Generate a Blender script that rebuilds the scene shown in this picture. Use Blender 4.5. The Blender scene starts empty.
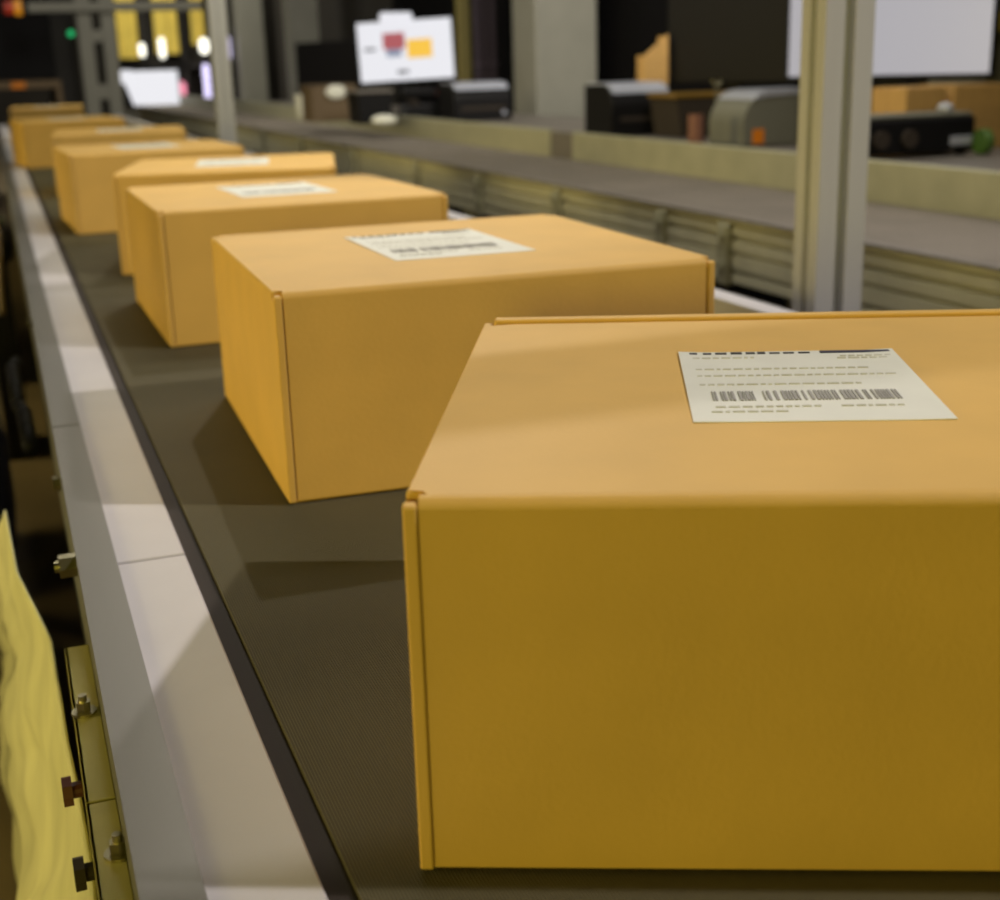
import bpy, bmesh, math, random
from mathutils import Vector, Matrix
random.seed(7)
C = bpy.context.scene.collection
S = 0.33            # one working unit (the camera's height over the belt) in metres
Z0 = 0.75           # height of the belt over the floor, metres
PI = math.pi

# ------------------------------------------------------------------ camera
RC = Matrix(((0.93573216, -0.12475135, 0.32991276),
             (-0.35159773, -0.25564513, 0.90056905),
             (-0.02800662, -0.95868799, -0.28307766)))   # columns: image right, image down, view direction
FPX = 1313.98
cam_d = bpy.data.cameras.new('camera')
cam = bpy.data.objects.new('camera', cam_d)
C.objects.link(cam)
rt = RC.col[0]; up = -RC.col[1]; bk = -RC.col[2]
M = Matrix.Identity(4)
for i in range(3):
    M[i][0], M[i][1], M[i][2] = rt[i], up[i], bk[i]
M[0][3], M[1][3], M[2][3] = 0, 0, Z0 + S
cam.matrix_world = M
cam_d.sensor_width = 36
cam_d.lens = 36 * FPX / 1000
cam_d.clip_start = 0.02
cam_d.dof.use_dof = True
cam_d.dof.focus_distance = 0.72
cam_d.dof.aperture_fstop = 8.5
bpy.context.scene.camera = cam

def ray(px, py):
    return RC @ Vector((px - 500, py - 450, FPX))
def onX(px, py, X):            # where a sight line meets the plane X (working units)
    r = ray(px, py); return Vector((0, 0, 1)) + r * (X / r.x)
def onY(px, py, Y):
    r = ray(px, py); return Vector((0, 0, 1)) + r * (Y / r.y)
def onZ(px, py, Z):
    r = ray(px, py); return Vector((0, 0, 1)) + r * ((Z - 1) / r.z)

# ------------------------------------------------------------------ materials
def lin(c):
    return tuple(((v / 255) / 12.92 if v / 255 <= 0.04045 else ((v / 255 + 0.055) / 1.055) ** 2.4) for v in c)
MATS = {}
def mat(name, rgb, rough=0.6, metal=0.0, var=0.06, scale=40.0, bump=0.0, bscale=200.0, spec=0.4, coat=0.0, stretch=(1, 1, 1), srgb=True):
    m = bpy.data.materials.new(name); m.use_nodes = True
    nt = m.node_tree; b = nt.nodes['Principled BSDF']
    col = lin(rgb) if srgb else rgb
    tc = nt.nodes.new('ShaderNodeTexCoord'); mp = nt.nodes.new('ShaderNodeMapping')
    mp.inputs['Scale'].default_value = stretch
    nt.links.new(tc.outputs['Object'], mp.inputs['Vector'])
    nz = nt.nodes.new('ShaderNodeTexNoise'); nz.inputs['Scale'].default_value = scale; nz.inputs['Detail'].default_value = 5
    nt.links.new(mp.outputs['Vector'], nz.inputs['Vector'])
    rp = nt.nodes.new('ShaderNodeValToRGB')
    rp.color_ramp.elements[0].position = 0.3; rp.color_ramp.elements[1].position = 0.7
    rp.color_ramp.elements[0].color = (*[max(0, v * (1 - var)) for v in col], 1)
    rp.color_ramp.elements[1].color = (*[min(1, v * (1 + var)) for v in col], 1)
    nt.links.new(nz.outputs['Fac'], rp.inputs['Fac'])
    nt.links.new(rp.outputs['Color'], b.inputs['Base Color'])
    b.inputs['Roughness'].default_value = rough
    b.inputs['Metallic'].default_value = metal
    b.inputs['Specular IOR Level'].default_value = spec
    b.inputs['Coat Weight'].default_value = coat
    if bump > 0:
        n2 = nt.nodes.new('ShaderNodeTexNoise'); n2.inputs['Scale'].default_value = bscale; n2.inputs['Detail'].default_value = 3
        nt.links.new(mp.outputs['Vector'], n2.inputs['Vector'])
        bp = nt.nodes.new('ShaderNodeBump'); bp.inputs['Strength'].default_value = bump; bp.inputs['Distance'].default_value = 0.002
        nt.links.new(n2.outputs['Fac'], bp.inputs['Height']); nt.links.new(bp.outputs['Normal'], b.inputs['Normal'])
    MATS[name] = m
    return m
def emit(name, rgb, strength):
    m = bpy.data.materials.new(name); m.use_nodes = True
    nt = m.node_tree; b = nt.nodes['Principled BSDF']
    c = (*lin(rgb), 1)
    b.inputs['Base Color'].default_value = (0.02, 0.02, 0.02, 1)
    b.inputs['Roughness'].default_value = 0.3
    b.inputs['Emission Color'].default_value = c
    b.inputs['Emission Strength'].default_value = strength
    return m

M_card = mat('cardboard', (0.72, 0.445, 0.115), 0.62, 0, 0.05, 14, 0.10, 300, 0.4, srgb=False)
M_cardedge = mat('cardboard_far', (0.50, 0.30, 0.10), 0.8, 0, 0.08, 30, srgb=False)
M_label = mat('label_paper', (0.80, 0.80, 0.71), 0.5, 0, 0.03, 30, srgb=False)
M_ink = mat('label_ink', (154, 151, 147), 0.6)
M_inkdark = mat('label_ink_dark', (48, 46, 50), 0.6)
M_inkpale = mat('label_ink_pale', (200, 198, 188), 0.6)
M_navy = mat('label_navy_bar', (38, 40, 74), 0.5)
M_white_metal = mat('painted_white_steel', (0.53, 0.51, 0.52), 0.5, 0.0, 0.05, 9, 0.03, 60, 0.4, srgb=False)
M_steel = mat('satin_grey_steel', (0.17, 0.165, 0.15), 0.45, 0.5, 0.06, 12, 0.03, 90, 0.5, stretch=(1, 0.15, 1), srgb=False)
M_zinc = mat('yellow_zinc_steel', (0.50, 0.45, 0.17), 0.4, 0.2, 0.12, 16, 0.05, 120, srgb=False)
M_bolt = mat('bolt_steel', (0.50, 0.46, 0.30), 0.3, 1.0, 0.08, 60, srgb=False)
M_alu = mat('anodised_aluminium', (0.56, 0.56, 0.55), 0.45, 0.15, 0.04, 20, 0.02, 200, stretch=(1, 1, 0.1), srgb=False)
M_alugreen = mat('olive_aluminium', (0.40, 0.39, 0.28), 0.45, 0.2, 0.08, 14, srgb=False)
M_alulit = mat('lit_side_aluminium', (0.62, 0.60, 0.45), 0.5, 0.1, 0.08, 14, srgb=False)  # olive aluminium with the missing side light put into its colour
M_rubber = mat('black_rubber', (26, 24, 22), 0.6)
M_black = mat('black_plastic', (14, 13, 15), 0.55, 0, 0.1, spec=0.2)
M_blackmatte = mat('black_cloth', (10, 9, 11), 0.9, 0, 0.2)
M_slot = mat('dark_slot', (50, 42, 35), 0.8)
M_greyplastic = mat('grey_plastic', (112, 112, 102), 0.5, 0, 0.04)
M_silver = mat('silver_plastic', (176, 180, 196), 0.35, 0.2, 0.04)
M_column = mat('grey_painted_column', (0.23, 0.225, 0.19), 0.6, 0, 0.06, 6, srgb=False)
M_desk = mat('grey_laminate', (112, 106, 100), 0.5, 0, 0.05)
M_floor = mat('brown_concrete', (0.16, 0.12, 0.07), 0.7, 0, 0.15, 3, 0.05, 50, srgb=False)
M_ceiling = mat('dark_ceiling', (40, 38, 36), 0.9)
M_wall = mat('dim_wall', (46, 42, 36), 0.9, 0, 0.15, 2)
M_curtain = mat('black_panel', (6, 5, 7), 0.85, 0, 0.3, 5, spec=0.1)
M_cloth = mat('pale_yellow_cloth', (0.62, 0.60, 0.34), 0.75, 0, 0.14, 9, 0.3, 50, srgb=False)
M_blue = mat('navy_cloth', (14, 18, 42), 0.85, 0, 0.25, 25, 0.2, 80)
M_yellow = mat('yellow_banner', (0.66, 0.50, 0.09), 0.7, 0, 0.1, 6, srgb=False)
M_ochre = mat('ochre_cable', (120, 92, 30), 0.5)
M_orange = mat('orange_sticker', (226, 130, 20), 0.5)
M_red = mat('red_plastic', (86, 44, 34), 0.5)
M_greentape = mat('green_plastic', (70, 100, 40), 0.5)
M_pink = mat('pink_paper', (128, 88, 72), 0.7)
M_greenbracket = mat('green_grey_bracket', (88, 88, 66), 0.6, 0, 0.1)
M_machine = mat('dark_machine', (30, 27, 24), 0.7)
M_tan = mat('tan_bar', (104, 86, 62), 0.6)
M_olive = mat('olive_strip', (110, 100, 52), 0.6)
M_mauve = mat('mauve_conduit', (92, 80, 96), 0.5)
E_screen = emit('white_screen', (205, 203, 212), 0.64)
E_screen2 = emit('web_page_screen', (238, 238, 244), 0.95)
E_far = emit('far_screen', (235, 235, 240), 1.0)
E_lamp = emit('lamp_white', (255, 252, 235), 2.2)
E_lampcool = emit('lamp_cool', (225, 215, 255), 1.6)
E_pink = emit('lamp_pink', (255, 150, 175), 1.2)
E_green = emit('led_green', (20, 190, 110), 1.1)
E_amber = emit('lamp_amber', (230, 150, 30), 0.6)
E_redlamp = emit('lamp_red', (210, 60, 30), 0.35)
E_picred = emit('screen_red_picture', (190, 96, 104), 0.8)
E_picblue = emit('screen_blue_picture', (150, 160, 185), 0.8)
E_picgold = emit('screen_gold_picture', (252, 200, 70), 0.95)
E_text = emit('screen_grey_text', (110, 110, 118), 0.6)

# belt rubber with fine lengthwise ribs
def belt_mat(name, rgb, ribs=True):
    m = mat(name, rgb, 0.72, 0, 0.12, 5, spec=0.25, srgb=False)
    nt = m.node_tree; b = nt.nodes['Principled BSDF']
    tc = nt.nodes.new('ShaderNodeTexCoord')
    wv = nt.nodes.new('ShaderNodeTexWave'); wv.wave_type = 'BANDS'; wv.bands_direction = 'X'
    wv.inputs['Scale'].default_value = 205; wv.inputs['Distortion'].default_value = 0.05
    nt.links.new(tc.outputs['Object'], wv.inputs['Vector'])
    bp = nt.nodes.new('ShaderNodeBump'); bp.inputs['Strength'].default_value = 0.7; bp.inputs['Distance'].default_value = 0.0006
    nt.links.new(wv.outputs['Fac'], bp.inputs['Height']); nt.links.new(bp.outputs['Normal'], b.inputs['Normal'])
    # darker grooves between the ribs
    old = [l for l in nt.links if l.to_node == b and l.to_socket.name == 'Base Color'][0].from_socket
    mx = nt.nodes.new('ShaderNodeMix'); mx.data_type = 'RGBA'; mx.blend_type = 'MULTIPLY'
    mx.inputs['Factor'].default_value = 0.55
    nt.links.new(old, mx.inputs[6]); nt.links.new(wv.outputs['Color'], mx.inputs[7])
    nt.links.new(mx.outputs[2], b.inputs['Base Color'])
    return m
M_belt = belt_mat('ribbed_belt', (0.118, 0.104, 0.056))
M_belt2 = belt_mat('grey_belt', (0.27, 0.235, 0.20))

# ------------------------------------------------------------------ mesh helper (working units)
class MB:
    def __init__(s): s.bm = bmesh.new()
    def box(s, x0, x1, y0, y1, z0, z1, bev=0.0, seg=2, rot=None, piv=None):
        vs = [s.bm.verts.new((x, y, z)) for z in (z0, z1) for y in (y0, y1) for x in (x0, x1)]
        fs = [(0, 2, 3, 1), (4, 5, 7, 6), (0, 1, 5, 4), (2, 6, 7, 3), (0, 4, 6, 2), (1, 3, 7, 5)]
        faces = [s.bm.faces.new([vs[i] for i in f]) for f in fs]
        out = vs
        if rot is not None:
            bmesh.ops.rotate(s.bm, verts=vs, cent=piv or ((x0 + x1) / 2, (y0 + y1) / 2, (z0 + z1) / 2), matrix=rot)
        if bev > 0:
            es = list({e for f in faces for e in f.edges})
            bmesh.ops.bevel(s.bm, geom=es, offset=bev, segments=seg, affect='EDGES', profile=0.5)
        return s
    def prism(s, pts, axis, a, b, bev=0.0, seg=2):
        """pts: closed outline in the plane across AXIS ('x': (y,z), 'y': (x,z), 'z': (x,y)), from a to b."""
        def P(p, t):
            return {'x': (t, p[0], p[1]), 'y': (p[0], t, p[1]), 'z': (p[0], p[1], t)}[axis]
        A = [s.bm.verts.new(P(p, a)) for p in pts]; B = [s.bm.verts.new(P(p, b)) for p in pts]
        n = len(pts); fs = []
        for i in range(n):
            fs.append(s.bm.faces.new((A[i], A[(i + 1) % n], B[(i + 1) % n], B[i])))
        fs.append(s.bm.faces.new(A[::-1])); fs.append(s.bm.faces.new(B))
        if bev > 0:
            es = list({e for f in fs for e in f.edges})
            bmesh.ops.bevel(s.bm, geom=es, offset=bev, segments=seg, affect='EDGES', profile=0.5)
        return s
    def cyl(s, p0, p1, r, seg=16, r2=None):
        p0 = Vector(p0); p1 = Vector(p1); d = p1 - p0
        q = Vector((0, 0, 1)).rotation_difference(d.normalized()).to_matrix().to_4x4()
        m = Matrix.Translation((p0 + p1) / 2) @ q
        bmesh.ops.create_cone(s.bm, cap_ends=True, segments=seg, radius1=r, radius2=r if r2 is None else r2, depth=d.length, matrix=m)
        return s
    def ball(s, c, r, sc=(1, 1, 1)):
        bmesh.ops.create_uvsphere(s.bm, u_segments=16, v_segments=10, radius=r, matrix=Matrix.Translation(c) @ Matrix.Diagonal((*sc, 1)))
        return s
    def tube(s, pts, r, seg=8):
        for a, b in zip(pts, pts[1:]): s.cyl(a, b, r, seg)
        for p in pts[1:-1]: s.ball(p, r)
        return s
    def rotz(s, a):
        bmesh.ops.rotate(s.bm, verts=s.bm.verts, cent=(0, 0, 0), matrix=Matrix.Rotation(a, 3, 'Z')); return s
    def rotx(s, a, cent=(0, 0, 0)):
        bmesh.ops.rotate(s.bm, verts=s.bm.verts, cent=cent, matrix=Matrix.Rotation(a, 3, 'X')); return s
    def move(s, v):
        bmesh.ops.translate(s.bm, verts=s.bm.verts, vec=v); return s

def link(name, mb, material, parent=None, loc=None, rz=0.0, smooth=False, dup_of=None):
    """Link MB as one mesh object; coordinates are working units, local to the parent or to LOC (world) when given."""
    me = bpy.data.meshes.new(name)
    bmesh.ops.recalc_face_normals(mb.bm, faces=mb.bm.faces)
    mb.bm.transform(Matrix.Scale(S, 4))
    mb.bm.to_mesh(me); mb.bm.free()
    me.materials.append(material)
    if smooth:
        for p in me.polygons: p.use_smooth = True
    o = bpy.data.objects.new(name, me); C.objects.link(o)
    if parent is not None: o.parent = parent
    else:
        l = loc if loc is not None else (0, 0, 0)
        o.location = (l[0] * S, l[1] * S, Z0 + l[2] * S); o.rotation_euler = (0, 0, rz)
    return o
def tag(o, label, cat, group=None):
    o['label'] = label; o['category'] = cat
    if group: o['group'] = group
    return o
def thing(name, label, cat, loc, rz=0.0, group=None):
    o = bpy.data.objects.new(name, None); C.objects.link(o)
    o.location = (loc[0] * S, loc[1] * S, Z0 + loc[2] * S); o.rotation_euler = (0, 0, rz)
    o.empty_display_size = 0.05
    return tag(o, label, cat, group)
def struct(name, mb, m):
    o = link(name, mb, m); o['kind'] = 'structure'; return o
FL = -Z0 / S                     # the floor in working units

# ------------------------------------------------------------------ room
XL, XR, YF, YB, ZC = -9.0, 15.0, -14.0, 62.0, 14.0
struct('floor', MB().box(XL, XR, YF, YB, FL - 0.3, FL), M_floor)
struct('ceiling', MB().box(XL, XR, YF, YB, ZC, ZC + 0.3), M_ceiling)
struct('wall_left', MB().box(XL - 0.4, XL, YF, YB, FL, ZC), M_wall)
struct('wall_right', MB().box(XR, XR + 0.4, YF, YB, FL, ZC), M_wall)
struct('wall_back', MB().box(XL, XR, YB, YB + 0.4, FL, ZC), M_wall)
struct('wall_front', MB().box(XL, XR, YF - 0.4, YF, FL, ZC), M_wall)

# ------------------------------------------------------------------ near conveyor
YA, YE = -2.5, 31.0
cv = thing('belt_conveyor', 'long belt conveyor with white guard strip carrying the row of cardboard boxes', 'conveyor', (1.4, 0, FL))
def P(mb): return mb.move((-1.4, 0, -FL))
bl = MB().prism([(0.310, -0.009), (2.46, -0.009), (2.46, 0.0), (0.310, 0.0)], 'y', YA, YE)
link('belt', P(bl), M_belt, cv)
link('bed', P(MB().box(0.272, 2.48, YA, YE, -0.30, -0.010)), M_slot, cv)
for a, b in ((YA, 2.735), (2.745, 9.2), (9.21, 18.0), (18.01, YE)):
    link('guard_plate', P(MB().box(0.10, 0.272, a, b, -0.03, 0.0, 0.003, 1)), M_white_metal, cv)
for a, b in ((YA, 3.95), (3.962, 12.0), (12.01, YE)):
    fl_ = MB().prism([(0.05, 0.008), (0.05, -0.32), (0.064, -0.32), (0.064, 0.001), (0.13, 0.001), (0.13, 0.008)], 'y', a, b)
    link('side_rail', P(fl_), M_steel, cv)
# lower mounting flange below the side rail, yellow zinc, with a slotted strip and bolts
zf = -0.12
for a, b in ((YA, 1.98), (1.986, 2.62)):
    pl = MB().box(0.002, 0.05, a, b, zf - 0.012, zf, 0.002, 1)
    pl.box(0.002, 0.01, a, b, zf - 0.10, zf, 0.002, 1)
    link('mounting_flange', P(pl), M_zinc, cv)
def bolt(x, y, z, r=0.014):
    b = MB().cyl((x, y, z), (x, y, z + 0.005), r * 1.6, 20).cyl((x, y, z + 0.005), (x, y, z + 0.024), r, 6)
    b.cyl((x, y, z + 0.024), (x, y, z + 0.036), r * 0.55, 12)
    o = link('bolt', P(b), M_bolt, cv)
for px, py in ((118, 843), (83, 703)):
    p = onZ(px, py, zf + 0.02); bolt(min(max(p.x, 0.016), 0.04), p.y, zf)
p = onZ(65, 558, 0.0)
st = MB().cyl((0.052, p.y, -0.018), (0.014, p.y, -0.018), 0.026, 6).cyl((0.014, p.y, -0.018), (0.004, p.y, -0.018), 0.013, 12)
link('bolt', P(st), M_bolt, cv)
for px, py, m in ((75, 790, M_red), (88, 872, M_slot)):
    p = onZ(px, py, -0.16)
    k = MB().cyl((0.004, p.y, -0.16), (p.x - 0.012, p.y, -0.16), 0.014, 12).cyl((p.x - 0.004, p.y, -0.16), (p.x - 0.02, p.y, -0.16), 0.026, 8)
    link('knob', P(k), m, cv)
for yy in (3.6, 6.2, 8.8):
    sl = MB().cyl((0.052, yy, -0.06), (0.03, yy, -0.06), 0.02, 6)
    link('bolt', P(sl), M_bolt, cv)
# far side rail with its bright upper lip
fr = MB().prism([(2.50, -0.32), (2.50, 0.115), (2.60, 0.115), (2.60, -0.32)], 'y', YA, YE, 0.004, 1)
link('side_rail', P(fr), M_white_metal, cv)
for yy in (0.6, 5.8, 11.5, 18.0, 25.0, 30.2):
    for xx in (0.16, 2.50):
        lg = MB().box(xx - 0.0, xx + 0.13, yy, yy + 0.13, FL + 0.03, -0.30, 0.006, 1)
        lg.box(xx - 0.04, xx + 0.17, yy - 0.04, yy + 0.17, FL, FL + 0.03)
        link('leg', P(lg), M_steel, cv)
    link('cross_bar', P(MB().box(0.29, 2.5, yy + 0.02, yy + 0.1, -1.5, -1.4)), M_steel, cv)
link('end_roller', P(MB().cyl((0.32, YE, -0.14), (2.44, YE, -0.14), 0.13, 24)), M_steel, cv)

# ------------------------------------------------------------------ cardboard boxes
def carton_parts(w, l, h, root, lab, strip, g=0.004, rec=0.004, lip=0.008):
    t = 0.018; nc = 0.024
    # side panels run the full length; the front and back panels sit between them
    for x0 in (0.0, w - t):
        link('side_panel', MB().prism([(0, 0.002), (l, 0.002), (l, h - 0.003), (0.036, h - 0.003), (0.036, h - nc), (0.013, h - nc), (0.013, h - 0.006), (0, h - 0.010)], 'x', x0, x0 + t, 0.003, 2), M_card, root, smooth=False)
    # front panel and lid are one folded sheet: the fold is the rounded near edge
    n = 8; R = 0.016
    prof = [(rec, 0.006)]
    for k in range(n + 1):
        a = PI - (PI / 2) * k / n
        prof.append((rec + R + R * math.cos(a), h - R + R * math.sin(a)))
    fp = MB()
    fp.prism(prof + [(rec + t, h - R - 0.002), (rec + t, 0.006)], 'x', t + g, w - t - g)
    link('front_panel', fp, M_card, root)
    nt_ = 0.026
    lid = MB().prism([(nt_, R), (w - nt_, R), (w - nt_, 0.034), (w - 0.001, 0.034), (w - 0.001, l - 0.045), (w - 0.06, l - 0.03), (0.06, l - 0.03), (0.001, l - 0.045), (0.001, 0.034), (nt_, 0.034)],
                     'z', h - 0.013, h, 0.003, 1)
    link('lid', lid, M_card, root)
    # the tucked flap along the far edge stands a little proud of the lid
    link('tuck_flap', MB().box(0.022, w - 0.022, l - 0.027, l + 0.001, h - 0.10, h + lip, 0.004, 2), M_card, root)
    link('back_panel', MB().box(t + g, w - t - g, l - 0.022, l - 0.003, 0.004, h - 0.11, 0.003, 1), M_card, root)
    link('base_panel', MB().box(0.012, w - 0.012, 0.012, l - 0.012, 0.0, 0.014), M_card, root)
    if lab: make_label(root, h, *lab, strip)
def make_label(root, h, x0, x1, y0, y1, skew, strip):
    W = x1 - x0; H = y1 - y0
    lb = MB()
    NX, NY = 8, 10
    grid = []
    for j in range(NY + 1):
        for i in range(NX + 1):
            u, v = i / NX, j / NY
            zz = h + 0.0014 + 0.002 * (abs(2 * u - 1) ** 8) * (0.3 + 0.7 * v)
            grid.append(lb.bm.verts.new((x0 + u * W + skew * (v - .5), y0 + v * H + 0.03 * skew * u, zz)))
    for j in range(NY):
        for i in range(NX):
            a = j * (NX + 1) + i
            lb.bm.faces.new((grid[a], grid[a + 1], grid[a + NX + 2], grid[a + NX + 1]))
    ex = bmesh.ops.extrude_face_region(lb.bm, geom=list(lb.bm.faces))
    bmesh.ops.translate(lb.bm, verts=[e for e in ex['geom'] if isinstance(e, bmesh.types.BMVert)], vec=(0, 0, -0.0012))
    L = link('shipping_label', lb, M_label, root, smooth=False)
    L['label'] = 'white paper shipping label with printed barcode'
    def q(mb, u0, u1, v0, v1, zt=0.0036):
        mb.box(x0 + u0 * W + skew * (v0 - .5), x0 + u1 * W + skew * (v0 - .5), y0 + v0 * H, y0 + v1 * H, h + 0.0012, h + zt - 0.0005)
    rnd = random.Random(3)
    bc = MB(); u = 0.10
    while u < 0.86:
        wd = rnd.choice((0.005, 0.005, 0.008, 0.012))
        if strip and 0.28 < u < 0.30: u += 0.03
        q(bc, u, u + wd, 0.255, 0.375); u += wd + rnd.choice((0.005, 0.006, 0.010, 0.018))
    link('barcode', bc, M_ink, L)
    tx = MB()
    uu = 0.05
    while uu < 0.58:
        wd = rnd.uniform(0.02, 0.07); q(tx, uu, uu + wd, 0.955, 0.955 + rnd.uniform(0.014, 0.026)); uu += wd + rnd.uniform(0.008, 0.03)
    link('header_text', tx, M_inkdark, L)
    for v, a, b in ((0.885, 0.06, 0.34), (0.86, 0.72, 0.95), (0.895, 0.74, 0.96), (0.70, 0.06, 0.80), (0.60, 0.06, 0.92), (0.47, 0.06, 0.74), (0.17, 0.10, 0.50), (0.11, 0.08, 0.38), (0.17, 0.60, 0.82)):
        tp = MB(); uu = a
        while uu < b:
            wd = rnd.uniform(0.015, 0.05); q(tp, uu, uu + wd, v, v + 0.012); uu += wd + 0.012
        link('text_line', tp, M_inkpale, L)
    nb = MB(); q(nb, 0.66, 0.985, 0.955, 0.985); link('header_bar', nb, M_navy, L)

def copy_tree(o, parent=None):
    if o.name.startswith('text_line'): return None      # too small to show on the far boxes
    c = o.copy(); C.objects.link(c)
    if parent is not None: c.parent = parent
    for ch in list(o.children): copy_tree(ch, c)
    return c
GB = 'cardboard boxes in a line on the conveyor belt'
b1 = thing('cardboard_box', 'nearest cardboard box, turned at an angle, its label showing barcode and dark bar', 'box', (0.395, 1.423, 0.002), math.radians(-23.6), GB)
carton_parts(1.20, 1.10, 0.506, b1, (0.364, 0.727, 0.322, 0.776, 0.002), True, 0.0015, 0.0015)
# this carton is racked a little out of square
def rack(o, k):
    for c in o.children:
        c.data.transform(Matrix(((1, k, 0, 0), (0, 1, 0, 0), (0, 0, 1, 0), (0, 0, 0, 1))))
        rack(c, k)
rack(b1, 0.026)
b2 = thing('cardboard_box', 'second cardboard box from the front, set square with white label on its lid', 'box', (0.548, 2.965, 0.002), math.radians(-1.8), GB)
carton_parts(1.122, 1.17, 0.507, b2, (0.37, 0.76, 0.36, 0.90, -0.02), True, 0.004, 0.004, 0.001)
for (x, y, a, lab) in (
        (0.520, 4.99, 0.4, 'third cardboard box from the front, just behind the second square box'),
        (0.525, 7.00, -13.0, 'fourth cardboard box from the front, twisted slightly and mostly hidden by the third'),
        (0.425, 8.98, 2.2, 'fifth cardboard box from the front, its left side facing the white guard'),
        (0.440, 12.05, -5.0, 'sixth cardboard box from the front, only its lid showing over the fifth'),
        (0.300, 15.90, 6.0, 'seventh cardboard box from the front, second from the far end of the line'),
        (0.270, 22.90, -3.0, 'last cardboard box, at the far end of the line')):
    o = copy_tree(b2)
    o.location = (x * S, y * S, Z0 + 0.002 * S); o.rotation_euler = (0, 0, math.radians(a)); o['label'] = lab

# ------------------------------------------------------------------ far conveyor (behind, to the right)
c2 = thing('belt_conveyor', 'second belt conveyor behind the boxes with slotted aluminium side and raised back rail', 'conveyor', (5.0, 6, FL))
def P2(mb): return mb.move((-5.0, -6, -FL))
Y2A, Y2B = 1.0, 44.0
link('belt', P2(MB().box(4.36, 5.62, Y2A, Y2B, -0.03, 0.0)), M_belt2, c2)
# slotted aluminium side: two profiles stacked with grooves
prof = [(4.40, -0.40), (4.32, -0.40), (4.32, -0.345), (4.36, -0.34), (4.36, -0.315), (4.32, -0.31), (4.32, -0.225), (4.35, -0.22), (4.35, -0.20), (4.32, -0.195),
        (4.32, -0.135), (4.36, -0.13), (4.36, -0.10), (4.32, -0.095), (4.32, -0.045), (4.355, -0.04), (4.355, -0.02), (4.30, -0.015), (4.30, 0.012), (4.37, 0.012), (4.40, 0.0)]
link('side_profile', P2(MB().prism(prof, 'y', Y2A, Y2B)), M_alulit, c2)
link('belt_lip', P2(MB().box(4.29, 4.37, Y2A, Y2B, 0.0, 0.018, 0.003, 1)), M_desk, c2)
gap0, gap1 = onX(572, 150, 5.63).y, onX(549, 150, 5.63).y
link('back_rail', P2(MB().box(5.63, 5.70, Y2A, gap0, -0.3, 0.278, 0.006, 1)), M_alugreen, c2)
link('back_rail', P2(MB().box(5.63, 5.70, gap1, Y2B, -0.3, 0.278, 0.006, 1)), M_alugreen, c2)
link('reflection_plate', P2(MB().box(5.655, 5.72, gap0 - 0.02, gap1 + 0.02, -0.3, 0.262)), M_desk, c2)  # dark plate put in for the dark reflection on the rail
for px, py in ((663, 215), (557, 195), (478, 180), (416, 167), (353, 152), (300, 140), (726, 275), (262, 133)):
    y = onX(px, py, 4.28).y
    br = MB().box(4.28, 4.34, y, y + 0.13, -0.42, -0.03, 0.008, 1).cyl((4.28, y + 0.065, -0.10), (4.26, y + 0.065, -0.10), 0.04, 6).cyl((4.28, y + 0.065, -0.30), (4.26, y + 0.065, -0.30), 0.04, 6)
    link('bracket', P2(br), M_alugreen, c2)
for yy in (2.0, 8.4, 14.6, 21, 28, 35, 42):
    for xx in (4.42, 5.50):
        link('leg', P2(MB().box(xx, xx + 0.13, yy, yy + 0.13, FL, -0.03, 0.006, 1)), M_alugreen, c2)
link('bed', P2(MB().box(4.40, 5.62, Y2A, Y2B, -0.38, -0.04)), M_slot, c2)

# ------------------------------------------------------------------ aluminium extrusion posts
def extrusion(w, d, slot=0.035, dep=0.03):
    """Outline (x, y) of a slotted profile; the slot is in the middle of each wide face and of each narrow face."""
    cx, cy = w / 2, d / 2; s = slot / 2
    return [(0, 0), (cx - s, 0), (cx - s, dep), (cx + s, dep), (cx + s, 0), (w, 0),
            (w, cy - s * .8), (w - dep * .5, cy - s * .8), (w - dep * .5, cy + s * .8), (w, cy + s * .8), (w, d),
            (cx + s, d), (cx + s, d - dep), (cx - s, d - dep), (cx - s, d), (0, d),
            (0, cy + s * .8), (dep * .5, cy + s * .8), (dep * .5, cy - s * .8), (0, cy - s * .8)]
pt = thing('aluminium_frame', 'tall slotted aluminium post standing between the two conveyors', 'post', (3.092, 4.60, FL))
BH = 2.66 - FL
link('upright', MB().prism(extrusion(0.228, 0.17, 0.048, 0.05), 'z', 0.04, BH + 0.16), M_alu, pt)
link('upright', MB().prism(extrusion(0.228, 0.17, 0.048, 0.05), 'z', 0.04, BH + 0.16).move((-4.2, 0, 0)), M_alu, pt)
link('cross_beam', MB().box(-3.965, -0.002, 0.005, 0.165, BH, BH + 0.16, 0.01, 1), M_alu, pt)
for ox_ in (0, -4.2):
    link('foot_plate', MB().box(ox_ - 0.07, ox_ + 0.315, -0.07, 0.24, 0, 0.04, 0.01, 1), M_steel, pt)
    for xx, yy in ((-0.035, -0.035), (0.28, -0.035), (-0.035, 0.205), (0.28, 0.205)):
        link('bolt', MB().cyl((ox_ + xx, yy, 0.04), (ox_ + xx, yy, 0.07), 0.022, 6), M_bolt, pt)

# gantry beyond the boxes
Yg = 18.2
pA = onY(213, 60, Yg).x; pB = onY(230, 60, Yg).x
fp2 = thing('frame_post', 'slim grey post beside the far boxes, in front of the blurred lights', 'post', (pA, Yg, FL))
link('profile', MB().prism(extrusion(pB - pA, 0.16), 'z', 0.04, 7.0 - FL), M_alu, fp2)
link('foot_plate', MB().box(-0.06, pB - pA + 0.06, -0.06, 0.22, 0, 0.04), M_steel, fp2)
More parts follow.
